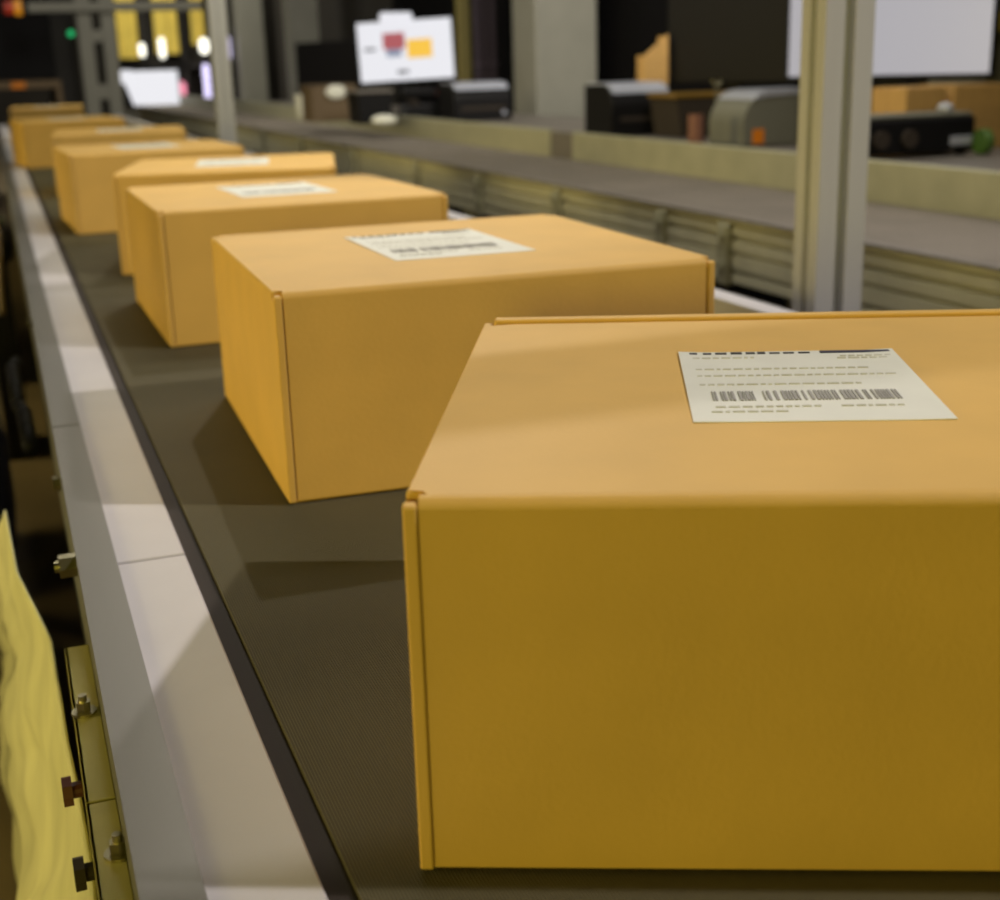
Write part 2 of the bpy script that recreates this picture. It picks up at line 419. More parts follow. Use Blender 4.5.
# end-of-line machine frame
Yk = 36.0
def kx(px): return onY(px, 60, Yk).x
def kz(py, px=80): return onY(px, py, Yk).z
mf = thing('machine_frame', 'grey upright frame with top bar at the far end of the conveyor', 'frame', (kx(100), Yk, FL))
ox = kx(100)
for a, b in ((81, 96), (105, 119)):
    link('upright', MB().box(kx(a) - ox, kx(b) - ox, 0, 0.4, 0, 6.5 - FL, 0.02, 1), M_column, mf)
link('top_bar', MB().box(kx(33) - ox, kx(206) - ox, -0.12, 0.0, kz(12) - FL, kz(2) - FL, 0.02, 1), M_column, mf)
link('gusset_plate', MB().box(kx(96) - ox, kx(105) - ox, 0.05, 0.3, kz(42) - FL, kz(30) - FL), M_column, mf)
link('gusset_plate', MB().box(kx(96) - ox, kx(105) - ox, 0.05, 0.3, kz(100) - FL, kz(85) - FL), M_column, mf)
bc_ = thing('signal_lamp', 'amber and red signal lamp at the left end of the top bar', 'lamp', (kx(20), Yk - 0.06, kz(14)))
link('lens', MB().cyl((kx(21) - kx(20), 0, 0), (kx(28) - kx(20), 0, 0), 0.18, 20), E_amber, bc_)
link('lens', MB().cyl((kx(11) - kx(20), 0, 0), (kx(20.5) - kx(20), 0, 0), 0.14, 20), E_redlamp, bc_)
link('mount', MB().box(kx(28) - kx(20), kx(34) - kx(20), -0.1, 0.1, -0.12, 0.12), M_black, bc_)
bc_.location.z += 0.17 * S
# dark tunnel the line runs into
tn = thing('scanner_tunnel', 'black tunnel machine at the far end of the conveyor', 'machine', (kx(20), Yk + 1.0, FL))
tx = kx(20)
link('housing', MB().box(kx(-70) - tx, kx(56) - tx, 0, 5, kz(78) - FL, 7 - FL, 0.05, 2), M_blackmatte, tn)
link('side_panel', MB().box(kx(56) - tx, kx(80) - tx, 0.3, 5, 0, 7 - FL, 0.03, 1), M_machine, tn)
link('side_panel', MB().box(kx(-70) - tx, kx(-20) - tx, 0.0, 5, 0, kz(78) - FL, 0.03, 1), M_machine, tn)
link('led', MB().cyl((kx(77) - tx, 0.3, kz(32, 71) - FL), (kx(77) - tx, 0.2, kz(32, 71) - FL), 0.075, 16), E_green, tn)
gb = thing('gate_frame', 'low tan bar gate with orange spot in front of the black tunnel', 'frame', (kx(20), Yk - 0.8, FL))
Yq = Yk - 0.8
def gx(px): return onY(px, 90, Yq).x - onY(20, 60, Yk).x
def gz(py, px=30): return onY(px, py, Yq).z - FL
link('bar', MB().box(gx(-30), gx(62), -0.1, 0.1, gz(89), gz(81), 0.02, 1), M_tan, gb)
link('upright', MB().box(gx(56), gx(62), -0.1, 0.1, 0, gz(89), 0.01, 1), M_tan, gb)
link('upright', MB().box(gx(-30), gx(-24), -0.1, 0.1, 0, gz(89), 0.01, 1), M_tan, gb)
link('reflector', MB().box(gx(12), gx(26), -0.12, -0.1, gz(88), gz(82)), M_orange, gb)

# ------------------------------------------------------------------ far background: banners, lights, screen
Yw = 50.0
def wx(px, Y=Yw): return onY(px, 60, Y).x
def wz(py, px=150, Y=Yw): return onY(px, py, Y).z
rk = thing('storage_rack', 'dark tall rack far behind the conveyor carrying yellow banners and lights', 'rack', (wx(180), Yw + 0.3, FL))
rx = wx(180)
for px in (122, 148, 186, 226):
    link('upright', MB().box(wx(px) - rx - 0.1, wx(px) - rx + 0.1, 0, 0.3, 0, 6.5 - FL), M_machine, rk)
for py in (64, 112, -14):
    link('shelf_beam', MB().box(wx(118) - rx, wx(230) - rx, 0, 0.9, wz(py + 5) - FL, wz(py) - FL), M_machine, rk)
link('back_sheet', MB().box(wx(118) - rx, wx(232) - rx, 0.9, 1.0, 0, 6.5 - FL), M_wall, rk)
for k, (a, b, c_, d, lab) in enumerate(((120, 140, 58, -20, 'wide yellow banner hanging beside the grey frame, leftmost of three'),
                              (157, 180, 54, -20, 'middle yellow banner hanging above the pink light'),
                              (194, 206, 46, -20, 'narrow yellow banner hanging beside the slim grey post'))):
    bn = MB()
    n = 6; pts = []
    for i in range(n + 1):
        u = i / n; pts.append((wx(a) + (wx(b) - wx(a)) * u, 0.05 * math.sin(u * 9 + k)))
    pts2 = [(x, y + 0.03) for x, y in pts[::-1]]
    bn.prism([(x - wx(a), y) for x, y in pts + pts2], 'z', 0, wz(d) - wz(c_))
    o = link('hanging_banner', bn, M_yellow, loc=(wx(a), Yw - 0.05, wz(c_)))
    tag(o, lab, 'banner', 'yellow hanging banners far behind')
for px, py, m, r, hh, lab in ((142, 50, E_lamp, 0.10, 0.26, 'small white light between the wide and middle yellow banners'),
                      (162, 48, E_lamp, 0.10, 0.5, 'tall white light in front of the middle yellow banner'),
                      (204, 46, E_lamp, 0.16, 0.22, 'round white light at the foot of the narrow yellow banner'),
                      (227, 48, E_lampcool, 0.11, 0.62, 'lavender light just right of the slim grey post'),
                      (207, 83, E_lampcool, 0.11, 1.1, 'long white tube light left of the slim grey post'),
                      (181, 89, E_pink, 0.17, 0.2, 'pink light beside the far white screen')):
    p = onY(px, py, Yw - 0.75)
    t = thing('lamp', lab, 'light', (p.x, p.y, p.z - hh / 2))
    link('bulb', MB().cyl((0, 0, 0), (0, 0, hh), r, 16).ball((0, 0, hh), r).ball((0, 0, 0), r), m, t, smooth=True)
    link('socket', MB().cyl((0, 0.1, hh / 2), (0, 0.6, hh / 2), r * 0.4, 8), M_machine, t)
# large white screen
Ys = 46.0
a = onY(131, 106, Ys); b = onY(174, 70, Ys)
sc = thing('monitor', 'bright white screen far behind the conveyor under the yellow banners', 'monitor', (a.x, Ys, FL))
link('screen', MB().prism([(0, 0), (b.x - a.x, 0), (b.x - a.x, b.z - a.z), (-0.35, b.z - a.z)], 'y', -0.02, 0.0, 0.01, 1).move((0.1, 0, a.z - FL)), E_far, sc)
link('casing', MB().box(-0.3, b.x - a.x + 0.15, 0.0, 0.12, a.z - FL - 0.05, b.z - FL + 0.06), M_black, sc)
link('post', MB().box(0.6, 0.8, 0.13, 0.3, 0, b.z - FL - 0.2), M_machine, sc)
a2 = onY(121, 84, Ys); b2_ = onY(134, 70, Ys)
link('side_screen', MB().box(0, b2_.x - a2.x, -0.14, -0.04, 0, b2_.z - a2.z, 0.05, 2).move((a2.x - a.x - 0.1, 0, a2.z - FL)), E_far, sc)
c_ = onY(125, 108, Ys); d_ = onY(140, 86, Ys)
o = link('cabinet', MB().box(0, 0.9, 0, 0.8, 0, d_.z - FL, 0.02, 1), M_column, loc=(c_.x - 0.25, Ys + 0.4, FL))
tag(o, 'pale grey cabinet left of and behind the far white screen', 'cabinet')

# ------------------------------------------------------------------ columns and dark panels behind the work bench
def column(px0, px1, Y, lab, w=None, X0=None):
    x0 = onY(px0, 60, Y).x if X0 is None else X0
    x1 = onY(px1, 60, Y).x
    t = thing('steel_column', lab, 'column', (x0, Y, FL), 0, 'grey columns behind the work bench')
    link('shaft', MB().box(0, x1 - x0, 0, (x1 - x0) * 0.95, 0, 8 - FL, 0.02, 2), M_column, t)
    link('base_plate', MB().box(-0.12, x1 - x0 + 0.12, -0.12, (x1 - x0) * 0.95 + 0.12, 0, 0.06), M_column, t)
    return t
column(536, 597, 20.4, 'broad grey column between the two silver-topped printers')
column(292, 321, 38.4, 'grey column left of the lit monitor, behind the black one')
column(240, 266, 49.0, 'dim grey-brown column right of the slim post')
column(986, 1060, 9.9, 'grey column right of the large white monitor, with a yellow tag')
p = onY(996, 22, 9.89)
o = link('yellow_tag', MB().box(-0.06, 0.12, -0.03, 0.0, -0.08, 0.08, 0.01, 2), M_yellow, loc=(p.x, 9.89, p.z))
tag(o, 'small yellow tag on the grey column at the far right edge', 'tag')
# dark partition panels
def panel(name_lab, X, ya, yb, zt, m):
    o = link('partition_panel', MB().box(0, 0.12, 0, yb - ya, 0, zt - FL, 0.01, 1), m, loc=(X, ya, FL))
    tag(o, name_lab, 'partition', 'black partition panels behind the bench')
panel('black partition panel behind the large white monitor and cardboard boxes', 9.6, 6.0, 13.4, 5.0, M_curtain)
panel('black partition panel behind the broad grey column', 9.6, 13.6, 21.0, 5.0, M_curtain)
panel('black partition panel behind the lit monitor', 9.6, 21.2, 33.0, 5.0, M_curtain)
panel('dark brown partition panel behind the far end of the bench', 9.7, 33.2, 48.0, 5.0, M_wall)
# conduits and strip between the lit monitor and the broad column
Yc = 24.8
for a, b, m, lab, nm in ((463, 475, M_olive, 'olive vertical strip just right of the lit monitor', 'cable_duct'),):
    x0 = onY(a, 60, Yc).x; x1 = onY(b, 60, Yc).x
    mb = MB().box(0, x1 - x0, 0, 0.15, 0, 6 - FL, 0.01, 1)
    if nm == 'cable_duct':
        for k in range(40): mb.box(0.02, x1 - x0 - 0.02, -0.02, 0.0, 0.1 + k * 0.2, 0.2 + k * 0.2)
    o = link(nm, mb, m, loc=(x0, Yc + 0.2, FL)); tag(o, lab, 'panel' if nm != 'cable_duct' else 'duct')
for k, px in enumerate((482, 490, 498)):
    x0 = onY(px, 60, Yc).x
    o = link('conduit', MB().cyl((0, 0, 0), (0, 0, 6 - FL), 0.06, 12).cyl((0, 0, 3.2), (0, 0, 3.3), 0.08, 12).cyl((0, 0, 4.6), (0, 0, 4.7), 0.08, 12), M_mauve, loc=(x0, Yc + 0.25, FL), smooth=False)
    tag(o, ('mauve conduit nearest the olive strip', 'mauve conduit in the middle of the three', 'mauve conduit nearest the broad grey column')[k], 'pipe', 'mauve vertical conduits')

# ------------------------------------------------------------------ work bench and what stands on it
DZ = 0.192
bn = thing('work_bench', 'long grey work bench behind the second conveyor', 'bench', (7.0, 6, FL))
link('worktop', MB().box(-1.22, 1.0, -2.0, 29.0, DZ - 0.10 - FL, DZ - 0.003 - FL, 0.01, 2), M_desk, bn)
for yy in (-1.8, 6, 13, 20, 26.7):
    for xx in (-1.1, 0.8):
        link('leg', MB().box(xx, xx + 0.14, yy, yy + 0.14, 0, DZ - 0.10 - FL), M_steel, bn)

def monitor(lab, BL, BR, ztop, zbot, scr, bezel=0.035, base=True, back=False):
    """Flat screen between two bottom corners, on a stand that reaches the bench."""
    d = Vector((BR[0] - BL[0], BR[1] - BL[1], 0)); W = d.length; a = math.atan2(d.y, d.x)
    mid = ((BL[0] + BR[0]) / 2, (BL[1] + BR[1]) / 2)
    t = thing('monitor', lab, 'monitor', (mid[0], mid[1], DZ), a)
    z0 = zbot - DZ; z1 = ztop - DZ
    link('casing', MB().box(-W / 2, W / 2, 0.0, 0.12, z0, z1, 0.02, 2), M_black, t)
    if scr:
        s = link('screen', MB().box(-W / 2 + bezel * .5, W / 2 - bezel * .5, -0.006, 0.0, z0 + bezel, z1 - bezel * .5), scr, t)
    link('stand', MB().box(-0.11, 0.11, 0.125, 0.2, 0.03, z0 + 0.4, 0.01, 1), M_black, t)
    link('foot', MB().box(-0.4, 0.4, -0.12, 0.4, 0, 0.03, 0.01, 2), M_black, t)
    return t, W, z0, z1
# large white monitor, its left third behind the post
BLp = onX(786, 74, 6.85); BRp = onX(992, 76, 7.85)
zb = (BLp.z + BRp.z) / 2
mw, W, z0, z1 = monitor('large white glowing monitor behind the tall aluminium post', BLp, BRp, zb + 1.1, zb - 0.05, E_screen, 0.05)
# black monitor left of it, seen from behind at an angle
BLp = onX(667, 84, 7.25); BRp = onX(787, 86, 7.85)
monitor('black monitor with dark screen left of the large white one', BLp, BRp, BLp.z + 1.25, BLp.z, None)
# the tilted monitor showing a web page
BLp = onY(360, 84, 22.2); BRp = onY(455, 80, 21.5); TL = onY(352, 21, 22.2)
lm, W, z0, z1 = monitor('lit monitor showing a white page with red and gold pictures', BLp, BRp, TL.z, (BLp.z + BRp.z) / 2, E_screen2, 0.03)
sk = 1.0
scr = [c for c in lm.children if c.name.startswith('screen')][0]
def pic(name, u0, u1, v0, v1, m):
    H = z1 - z0
    link(name, MB().box(-W / 2 + u0 * W, -W / 2 + u1 * W, -0.012, -0.006, z0 + v0 * H, z0 + v1 * H), m, scr)
pic('picture', 0.27, 0.50, 0.54, 0.80, E_picred); pic('picture', 0.30, 0.46, 0.42, 0.54, E_picblue)
pic('picture', 0.52, 0.78, 0.38, 0.68, E_picgold); pic('text_line', 0.07, 0.19, 0.53, 0.58, E_text); pic('text_line', 0.40, 0.52, 0.14, 0.20, E_text)
for c in lm.children:
    if not c.name.startswith(('foot', 'stand')): c.rotation_euler = (0, math.radians(-2.0), 0); c.location.x += 0.01
o = link('clip_lamp', MB().box(-0.28, 0.28, -0.05, 0.05, 0, 0.16, 0.05, 3), E_screen2, loc=((BLp.x + BRp.x) / 2 - 0.05, 21.86, TL.z - 0.03))
tag(o, 'white rounded lamp on the top edge of the lit monitor', 'lamp')
o.location.y = 21.72 * S; o.location.x = onY(396, 20, 21.72).x * S; o.location.z = Z0 + (onY(396, 22, 21.70).z - 0.01) * S
BLp = onY(298, 94, 29.0); BRp = onY(360, 94, 26.6); TL = onY(298, 43, 29.0)
monitor('black switched off monitor left of the lit one', BLp, BRp, TL.z, BLp.z, None)

# label printers
def printer(px0, px1, pyt, X, lab, body, top, dpt=0.72, sticker=False, rz=0.0):
    # front face spans px0..px1 at the plane where the bench is met
    p0 = onX(px0, 118, X); 
    Y = p0.y
    x0 = X; x1 = onY(px1, 118, Y).x
    w = x1 - x0; hgt = onY((px0 + px1) / 2, pyt, Y).z - DZ
    t = thing('label_printer', lab, 'printer', (x0, Y, DZ), rz, 'label printers along the bench')
    pr = [(0, 0)]
    R = hgt * 0.45
    for k in range(9):
        a = PI - (PI / 2) * k / 8
        pr.append((R + R * math.cos(a), hgt - R + R * math.sin(a)))
    pr += [(dpt, hgt), (dpt, 0)]
    link('body', MB().prism(pr, 'y' if False else 'x', 0, w, 0.015, 2), body, t)
    pr2 = []
    for k in range(3, 9):
        a = PI - (PI / 2) * k / 8
        pr2.append((R + R * math.cos(a) * 1.02, hgt - R + R * math.sin(a) + 0.015))
    pr2 += [(dpt * 0.96, hgt + 0.015), (dpt * 0.96, hgt - 0.02), (R, hgt - 0.03)]
    link('lid', MB().prism(pr2, 'x', 0.03, w - 0.03, 0.006, 1), top, t)
    link('paper_slot', MB().box(0.10, w - 0.10, -0.006, 0.02, hgt * 0.30, hgt * 0.38), M_slot, t)
    link('button', MB().cyl((w - 0.12, 0.0, hgt * 0.2), (w - 0.12, -0.02, hgt * 0.2), 0.03, 12), M_silver, t)
    if sticker:
        link('sticker', MB().cyl((w * 0.30, -0.001, hgt * 0.18), (w * 0.30, -0.006, hgt * 0.18), 0.05, 14), M_orange, t)
    return t
# nearest printer: side face to the camera, rounded front to the left
def side_printer():
    p = onX(743, 118, 6.35); Y = p.y
    x0 = p.x; w = onY(822, 118, Y).x - x0; hgt = onY(760, 92, Y).z - DZ
    t = thing('label_printer', 'grey rounded label printer with orange sticker beside the aluminium post', 'printer', (x0, Y, DZ), 0, 'label printers along the bench')
    pr = [(0, 0)]; R = hgt * 0.62
    for k in range(11):
        a = PI - (PI / 2) * k / 10
        pr.append((R + R * math.cos(a), hgt - R + R * math.sin(a)))
    pr += [(w, hgt), (w, 0)]
    link('body', MB().prism(pr, 'y', 0, 0.62, 0.02, 2), M_greyplastic, t)
    pr2 = []
    for k in range(5, 11):
        a = PI - (PI / 2) * k / 10
        pr2.append((R + R * math.cos(a), hgt - R + R * math.sin(a) + 0.018))
    pr2 += [(w + 0.01, hgt + 0.018), (w + 0.01, hgt - 0.07), (w * 0.72, hgt - 0.07), (w * 0.68, hgt - 0.02), (R * 0.8, hgt - 0.04)]
    link('lid', MB().prism(pr2, 'y', -0.012, 0.632, 0.006, 1), M_silver, t)
    link('front_trim', MB().box(w * 0.70, w * 1.005, -0.012, 0.0, 0.02, hgt - 0.09, 0.01, 2), M_black, t)
    sx = onY(758, 137, Y)
    link('sticker', MB().box(sx.x - x0 - 0.06, sx.x - x0 + 0.06, -0.006, 0.0, sx.z - DZ - 0.06, sx.z - DZ + 0.07, 0.002, 1), M_orange, t)
side_printer()
printer(612, 673, 84, 6.2, 'silver topped black label printer right of the broad grey column', M_black, M_silver)
printer(455, 512, 83, 6.2, 'silver topped black label printer left of the broad grey column', M_black, M_silver)
# cardboard piece standing behind the second printer
p = onY(645, 82, 13.8); q = onY(668, 82, 13.8); zt = onY(655, 46, 13.8).z
t = thing('cardboard_carton', 'tall open cardboard carton behind the silver topped printer', 'box', (p.x, 13.8, DZ))
wd = q.x - p.x
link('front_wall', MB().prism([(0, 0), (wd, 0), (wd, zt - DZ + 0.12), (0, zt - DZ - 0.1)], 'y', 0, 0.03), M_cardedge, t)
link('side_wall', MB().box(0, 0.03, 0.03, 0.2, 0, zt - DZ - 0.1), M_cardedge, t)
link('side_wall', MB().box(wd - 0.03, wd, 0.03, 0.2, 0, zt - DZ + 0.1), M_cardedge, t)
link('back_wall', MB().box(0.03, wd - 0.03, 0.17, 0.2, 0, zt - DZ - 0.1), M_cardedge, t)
# things under the black monitor
p = onY(676, 92, 12.4)
t = thing('parts_bin', 'brown storage bin under the black monitor', 'bin', (p.x, 12.4, DZ))
link('body', MB().prism([(0.06, 0), (0.86, 0), (0.92, 0.42), (0, 0.42)], 'y', 0, 0.6, 0.01, 1), M_slot, t)
link('rim', MB().box(-0.02, 0.94, -0.02, 0.62, 0.40, 0.44, 0.008, 1), M_ochre, t)
p = onY(696, 120, 10.9)
o = link('paper_roll', MB().cyl((0, 0, 0), (0, 0, 0.30), 0.07, 20).cyl((0, 0, 0.30), (0, 0, 0.302), 0.03, 16), M_pink, loc=(p.x, 10.9, DZ), smooth=False)
tag(o, 'small pink paper roll left of the grey rounded printer', 'paper roll')
# small gooseneck on the printer
p = onX(757, 80, 6.75)
ck = thing('hook', 'small shiny hook standing above the grey rounded printer', 'hook', (p.x, p.y + 0.75, DZ))
link('stem', MB().cyl((0, 0, 0), (0, 0, p.z - DZ - 0.02), 0.012, 8), M_steel, ck)
link('ring', MB().tube([(0.045 * math.cos(a), 0, p.z - DZ + 0.045 * math.sin(a)) for a in [PI * 1.0 + PI * k / 8 for k in range(9)]], 0.014), M_bolt, ck)

# right end of the bench: black unit, cartons, added glint, green tape
p = onX(868, 150, 6.25); q = onY(974, 150, p.y)
t = thing('desktop_unit', 'low black desktop unit with pale badge under the white monitor', 'computer', (p.x - 0.25, p.y, DZ))
w = q.x - p.x + 0.25
link('body', MB().box(0, w, 0, 0.42, 0.03, 0.30, 0.02, 2), M_black, t)
link('top_tray', MB().box(0.02, w - 0.02, 0.02, 0.40, 0.30, 0.33, 0.01, 1), M_greyplastic, t)
link('badge', MB().box(w - 0.24, w - 0.03, -0.008, 0.0, 0.08, 0.15, 0.003, 1), M_silver, t)
for xx in (0.36, 0.62):
    link('dial', MB().cyl((xx, 0, 0.15), (xx, -0.03, 0.15), 0.07, 20), M_slot, t)
for xx in (0.05, w - 0.1):
    for yy in (0.05, 0.32):
        link('foot', MB().box(xx, xx + 0.06, yy, yy + 0.06, 0, 0.03), M_rubber, t)
def small_carton(px0, px1, pyt, Y, lab):
    a = onY(px0, 100, Y); b = onY(px1, 100, Y); zt = onY((px0 + px1) / 2, pyt, Y).z
    t = thing('cardboard_carton', lab, 'box', (a.x, Y, DZ), 0, 'cartons on the bench'); dp = 0.46
    w = b.x - a.x; h = zt - DZ
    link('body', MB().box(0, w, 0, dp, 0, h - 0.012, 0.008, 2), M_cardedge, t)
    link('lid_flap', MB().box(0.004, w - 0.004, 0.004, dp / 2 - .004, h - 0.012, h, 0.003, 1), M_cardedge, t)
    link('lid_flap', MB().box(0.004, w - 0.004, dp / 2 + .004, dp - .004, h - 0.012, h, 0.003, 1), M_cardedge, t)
small_carton(906, 946, 87, 9.15, 'cardboard carton on the bench just right of the monitor stand')
small_carton(954, 1020, 84, 9.15, 'cardboard carton on the bench at the right edge')
uy = onX(868, 150, 6.25).y + 0.15
mx_ = onY(945, 114, uy).x
o = link('silver_glint', MB().ball((0, 0, 0.035), 0.05, (1.0, 1.6, 0.7)).box(-0.04, 0.04, -0.06, 0.06, 0.001, 0.03, 0.012, 2), M_silver, loc=(mx_, uy, DZ + 0.332), smooth=True)  # silver blob put in for a highlight on the unit
tag(o, 'small silver blob added as a glint on top of the black desktop unit', 'silver_glint')
p = onY(980, 125, 8.6)
o = link('tape_roll', MB().prism([(0.10 * math.cos(a), 0.10 * math.sin(a) + 0.10) for a in [2 * PI * k / 20 for k in range(20)]], 'x', 0, 0.08, 0.01, 1), M_greentape, loc=(p.x, 8.6, DZ + 0.001), smooth=False)
tag(o, 'green tape roll standing right of the black desktop unit', 'tape')
# left end of the bench
def bx_at(px0, px1, py0, py1, Y): 
    a = onY(px0, py1, Y); b = onY(px1, py0, Y); return a, b
a, b = bx_at(312, 356, 86, 107, 20.5)
t = thing('cardboard_carton', 'olive brown carton on the bench below the black monitor', 'box', (a.x, 20.5, DZ), 0, 'cartons on the bench')
link('body', MB().box(0, b.x - a.x, 0, 0.7, 0, b.z - DZ, 0.01, 2), M_tan, t)
link('lid', MB().box(-0.01, b.x - a.x + 0.01, -0.01, 0.71, b.z - DZ, b.z - DZ + 0.03, 0.008, 1), M_tan, t)
px_ = onY(336, 92, 20.48)
pn = link('highlight_blob', MB().ball((px_.x - a.x, -0.03, px_.z - DZ), 0.13, (1.3, 0.25, 0.8)), M_label, t, smooth=True)  # pale blob shaped as a round highlight on the carton
pn['label'] = 'white rounded blob in place of a highlight'
a, b = bx_at(358, 392, 90, 116, 19.0)
t = thing('parts_bin', 'black bin on the bench below the lit monitor', 'bin', (a.x, 19.0, DZ))
link('body', MB().prism([(0.03, 0), (b.x - a.x - 0.03, 0), (b.x - a.x, b.z - DZ), (0, b.z - DZ)], 'y', 0, 0.6, 0.01, 1), M_black, t)
link('rim', MB().box(-0.02, b.x - a.x + 0.02, -0.02, 0.62, b.z - DZ - 0.03, b.z - DZ + 0.01, 0.005, 1), M_desk, t)
a, b = bx_at(396, 442, 86, 116, 19.4)
t = thing('barcode_scanner', 'black hand scanner lying on a stand below the lit monitor', 'scanner', (a.x + 0.05, 19.4, DZ))
w = b.x - a.x
link('cradle', MB().prism([(0, 0), (w, 0), (w * .8, 0.22), (w * .2, 0.22)], 'y', 0, 0.4, 0.02, 2), M_black, t)
link('handle', MB().cyl((w * .45, 0.2, 0.2), (w * .30, 0.2, 0.36), 0.07, 14), M_slot, t)
link('head', MB().box(w * .15, w * .85, 0.06, 0.34, 0.34, 0.47, 0.04, 3), M_black, t)
link('window', MB().box(w * .80, w * .87, 0.1, 0.3, 0.37, 0.44), M_red, t)
p = onZ(382, 113, DZ + 0.1)
p = onY(384, 114, 18.2)
o = link('paper_sheet', MB().ball((0, 0, 0.06), 0.15, (1.3, 0.9, 0.5)), M_label, loc=(onY(384, 114, 18.6).x, 18.6, DZ), smooth=True)
tag(o, 'white crumpled paper on the bench in front of the black bin', 'paper')
t = thing('paper_cup', 'white cup at the left end of the bench', 'cup', (onY(304, 105, 22.5).x, 22.5, DZ))
link('body', MB().cyl((0, 0, 0), (0, 0, 0.36), 0.11, 20, 0.15), M_label, t, smooth=False)
link('rim', MB().cyl((0, 0, 0.35), (0, 0, 0.375), 0.158, 20), M_label, t)

# ------------------------------------------------------------------ left edge: cloth and clutter beside the conveyor
# a long cloth hangs from the conveyor's side down to the floor
cl = MB()
NU, NV = 80, 50
TOP = sorted([onZ(px, py, -0.20) for px, py in ((97, 925), (92, 870), (80, 800), (67, 741), (51, 640), (17, 573), (5, 510))], key=lambda p: p.y)
BOT = sorted([onZ(px, py, FL + 0.02) for px, py in ((26, 960), (20, 900), (10, 780), (5, 700), (1, 650), (-4, 610))], key=lambda p: p.y)
def along(pts, u):
    f = u * (len(pts) - 1); i = min(int(f), len(pts) - 2); return pts[i].lerp(pts[i + 1], f - i)
vv = []
for j in range(NV + 1):
    row = []
    for i in range(NU + 1):
        u = i / NU; k = j / NV
        p = along(TOP, u).lerp(along(BOT, u), k)
        f = min(1, k * 5)
        w1 = 0.022 * math.sin(u * 13 + 2.0 * k) + 0.012 * math.sin(u * 29 + 1 + 5 * k + 2 * math.sin(k * 7)) + 0.004 * math.sin(u * 61 + 9 * k + 3 * math.sin(u * 8))
        w2 = 0.012 * math.sin(k * 17 + 3 * math.sin(u * 6)) + 0.008 * math.sin(k * 40 + 5 * u)
        p.x -= f * (0.35 + k * 0.65) * (w1 + w2) * 1.2 + 0.05 * math.sin(k * PI) * 0.6
        p.z = max(p.z, FL + 0.004)
        row.append(cl.bm.verts.new(p))
    vv.append(row)
for j in range(NV):
    for i in range(NU):
        cl.bm.faces.new((vv[j][i], vv[j][i + 1], vv[j + 1][i + 1], vv[j + 1][i]))
o = link('yellow_cloth', cl, M_cloth, smooth=True)
sm = o.modifiers.new('thickness', 'SOLIDIFY'); sm.thickness = 0.002; sm.offset = 0
tag(o, 'pale yellow creased cloth hanging down beside the near end of the conveyor', 'cloth')

# navy sack, gear motor and hoses under the conveyor's edge
sk_ = MB()
bmesh.ops.create_uvsphere(sk_.bm, u_segments=28, v_segments=18, radius=1.0)
for v in sk_.bm.verts:
    n = 0.10 * math.sin(v.co.x * 5 + v.co.z * 4) + 0.07 * math.sin(v.co.y * 11 + v.co.z * 3)
    v.co = Vector((v.co.x * (0.30 + n * .2), v.co.y * (1.1 + n * .6), max(v.co.z, -0.92) * 0.75 * (1 + n * .5)))
    v.co.z = max(v.co.z, -0.66)
o = link('sack', sk_.move((0, 0, 0.66)), M_blue, loc=(-0.47, 9.2, FL), smooth=True)
tag(o, 'dark navy sack on the floor beside the conveyor', 'sack')
gm = thing('gear_motor', 'black gear motor with ochre cable at the conveyor side', 'motor', (-0.14, 12.4, FL))
zz = -0.40 - FL
link('motor_body', MB().cyl((0, -0.6, zz), (0, 0.5, zz), 0.15, 24), M_black, gm)
for k in range(8):
    link('cooling_fin', MB().cyl((0, -0.5 + k * 0.11, zz), (0, -0.47 + k * 0.11, zz), 0.165, 24), M_slot, gm)
link('gearbox', MB().box(-0.12, 0.14, 0.5, 0.9, zz - 0.17, zz + 0.16, 0.03, 2), M_greenbracket, gm)
link('terminal_box', MB().box(-0.09, 0.09, -0.35, 0.05, zz + 0.14, zz + 0.25, 0.02, 2), M_black, gm)
link('cable', MB().tube([(0.02, -0.35, zz + 0.2), (0.04, -0.6, zz + 0.27), (0.06, -0.9, zz + 0.2), (0.05, -1.2, zz + 0.02), (0.02, -1.4, zz - 0.4)], 0.025), M_ochre, gm)
link('stand', MB().box(-0.10, 0.10, -0.4, 0.4, 0, zz - 0.14, 0.01, 1), M_machine, gm)
hs = MB().tube([(-0.02, 4.9, -0.30), (-0.03, 5.3, -0.26), (-0.05, 5.8, -0.34), (-0.06, 6.4, -0.30), (-0.04, 6.85, -0.36)], 0.03)
o = link('hose', hs, M_black, smooth=True)
tag(o, 'black hose running along the outside of the conveyor side', 'hose')
cb = thing('control_cabinet', 'dim grey-green cabinet beyond the motor on the left of the conveyor', 'cabinet', (-1.0, 15.0, FL))
link('body', MB().box(0, 0.6, 0, 3.0, 0, 1.75, 0.02, 2), M_greenbracket, cb)
link('door', MB().box(0.03, 0.57, -0.02, 0.0, 0.1, 1.7, 0.008, 1), M_greenbracket, cb)
link('handle', MB().box(0.46, 0.50, -0.06, -0.02, 0.8, 1.0, 0.01, 1), M_black, cb)

# ------------------------------------------------------------------ lights
def area(name, loc, target, size, power, color, sizey=None, spread=None):
    d = bpy.data.lights.new(name, 'AREA'); d.energy = power; d.color = color
    d.shape = 'RECTANGLE' if sizey else 'DISK'; d.size = size
    if sizey: d.size_y = sizey
    if spread: d.spread = math.radians(spread)
    o = bpy.data.objects.new(name, d); C.objects.link(o)
    l = Vector((loc[0] * S, loc[1] * S, Z0 + loc[2] * S)); t = Vector((target[0] * S, target[1] * S, Z0 + target[2] * S))
    o.location = l; o.rotation_euler = (t - l).to_track_quat('-Z', 'Y').to_euler()
    return o
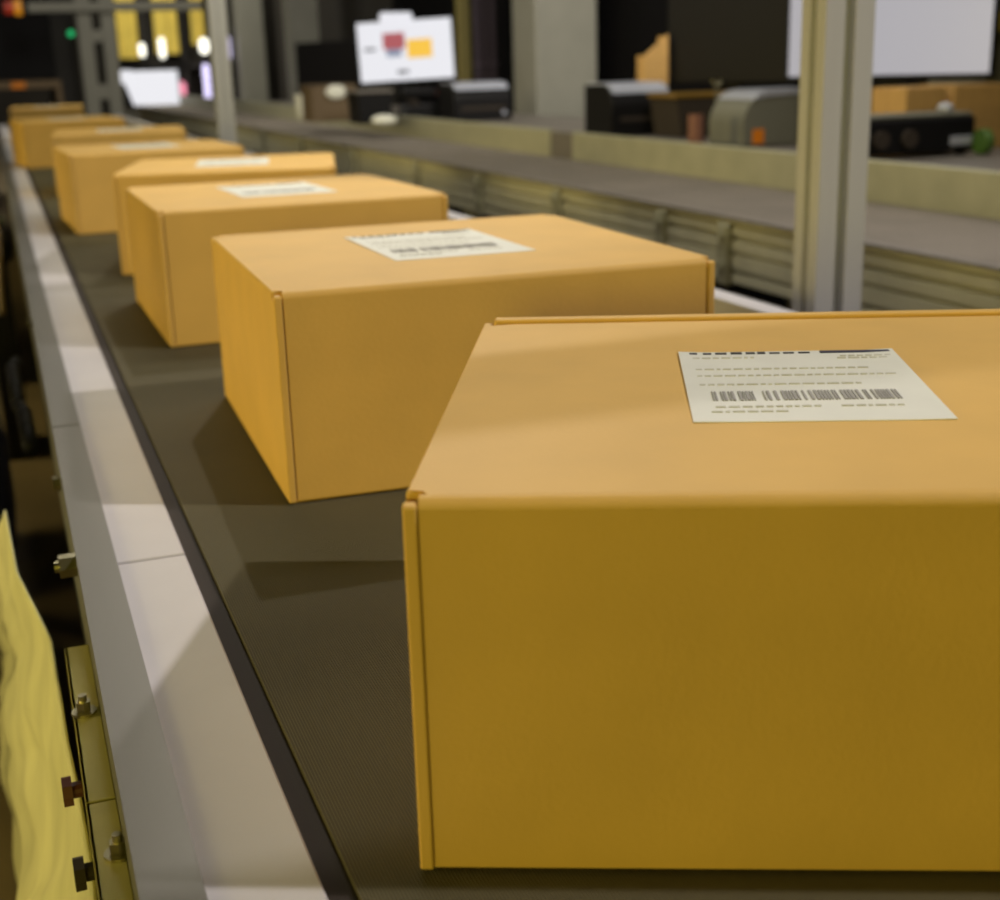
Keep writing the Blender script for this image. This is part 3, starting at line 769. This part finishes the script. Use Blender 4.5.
# main lamp high on the right, a little behind the camera
KD = Vector((0.463, -0.212, 0.504)).normalized()
kp = Vector((1.0, 2.4, 0.3)) + KD * 18
def spot(name, loc, target, power, color, radius, cone, blend):
    d = bpy.data.lights.new(name, 'SPOT'); d.energy = power; d.color = color
    d.shadow_soft_size = radius; d.spot_size = math.radians(cone); d.spot_blend = blend
    o = bpy.data.objects.new(name, d); C.objects.link(o)
    l = Vector((loc[0] * S, loc[1] * S, Z0 + loc[2] * S)); t = Vector((target[0] * S, target[1] * S, Z0 + target[2] * S))
    o.location = l; o.rotation_euler = (t - l).to_track_quat('-Z', 'Y').to_euler()
spot('high_bay_lamp', kp, (1.2, 2.4, 0), 950, (1.0, 0.93, 0.90), 0.07, 68, 1.0)
spot('line_lamp', (3.4, 12.0, 8.6), (1.2, 2.6, 0.5), 150, (1.0, 0.93, 0.85), 0.025, 60, 0.9)
# warm wall lamps along the aisle on the left, and an added front fill behind the camera on the left
area('aisle_lamp', (-6.5, 3.5, 1.5), (0.6, 3.5, 0.2), 1.0, 11, (1.0, 0.80, 0.30), 0.6, 100)
area('aisle_lamp', (-6.5, 13.0, 1.5), (0.6, 13.0, 0.2), 1.0, 13, (1.0, 0.80, 0.30), 0.6, 90)
area('aisle_lamp', (-6.5, 24.0, 1.5), (0.6, 24.0, 0.2), 1.0, 6, (1.0, 0.80, 0.30), 0.6, 90)
area('front_fill', (-3.0, -5.0, 1.5), (1.0, 1.5, 0.2), 0.6, 16, (1.0, 0.88, 0.14), 0.4)  # added fill for the box fronts, unseen and low behind the camera
# added fill lights over the second line, no real lamps, turned towards the work bench
area('bench_fill', (3.2, 8.0, 6.5), (6.0, 8.2, 0), 0.4, 32, (1.0, 0.94, 0.78), 2.0)
area('bench_fill', (6.4, 9.5, 6.0), (8.8, 20.4, 1.4), 0.4, 17, (1.0, 0.94, 0.84), 1.0, 70)
area('bench_fill', (3.2, 25.0, 6.5), (6.2, 28.0, 0), 0.4, 34, (1.0, 0.94, 0.78), 2.0)
area('bench_fill', (3.2, 15.5, 6.5), (5.6, 15.5, 0), 0.4, 26, (1.0, 0.94, 0.78), 2.0)
area('hall_fill', (1.5, 26.0, 11.0), (2.0, 36.0, 1.0), 0.6, 45, (1.0, 0.95, 0.85), 1.5)  # added fill to lift the dark far frame, no known lamp
area('rack_fill', (4.0, 44.0, 11.0), (3.2, 50.0, 2.0), 0.5, 150, (1.0, 0.95, 0.8), 2.0)  # unseen light added to brighten the yellow banners

w = bpy.data.worlds.new('world'); bpy.context.scene.world = w
w.use_nodes = True
w.node_tree.nodes['Background'].inputs[0].default_value = (1, 0.85, 0.6, 1)
w.node_tree.nodes['Background'].inputs[1].default_value = 0.02
vs = bpy.context.scene.view_settings
vs.view_transform = 'Standard'; vs.look = 'None'; vs.gamma = 1.0; vs.use_curve_mapping = False
vs.exposure = 0.0
bpy.context.scene.cycles.filter_width = 2.0
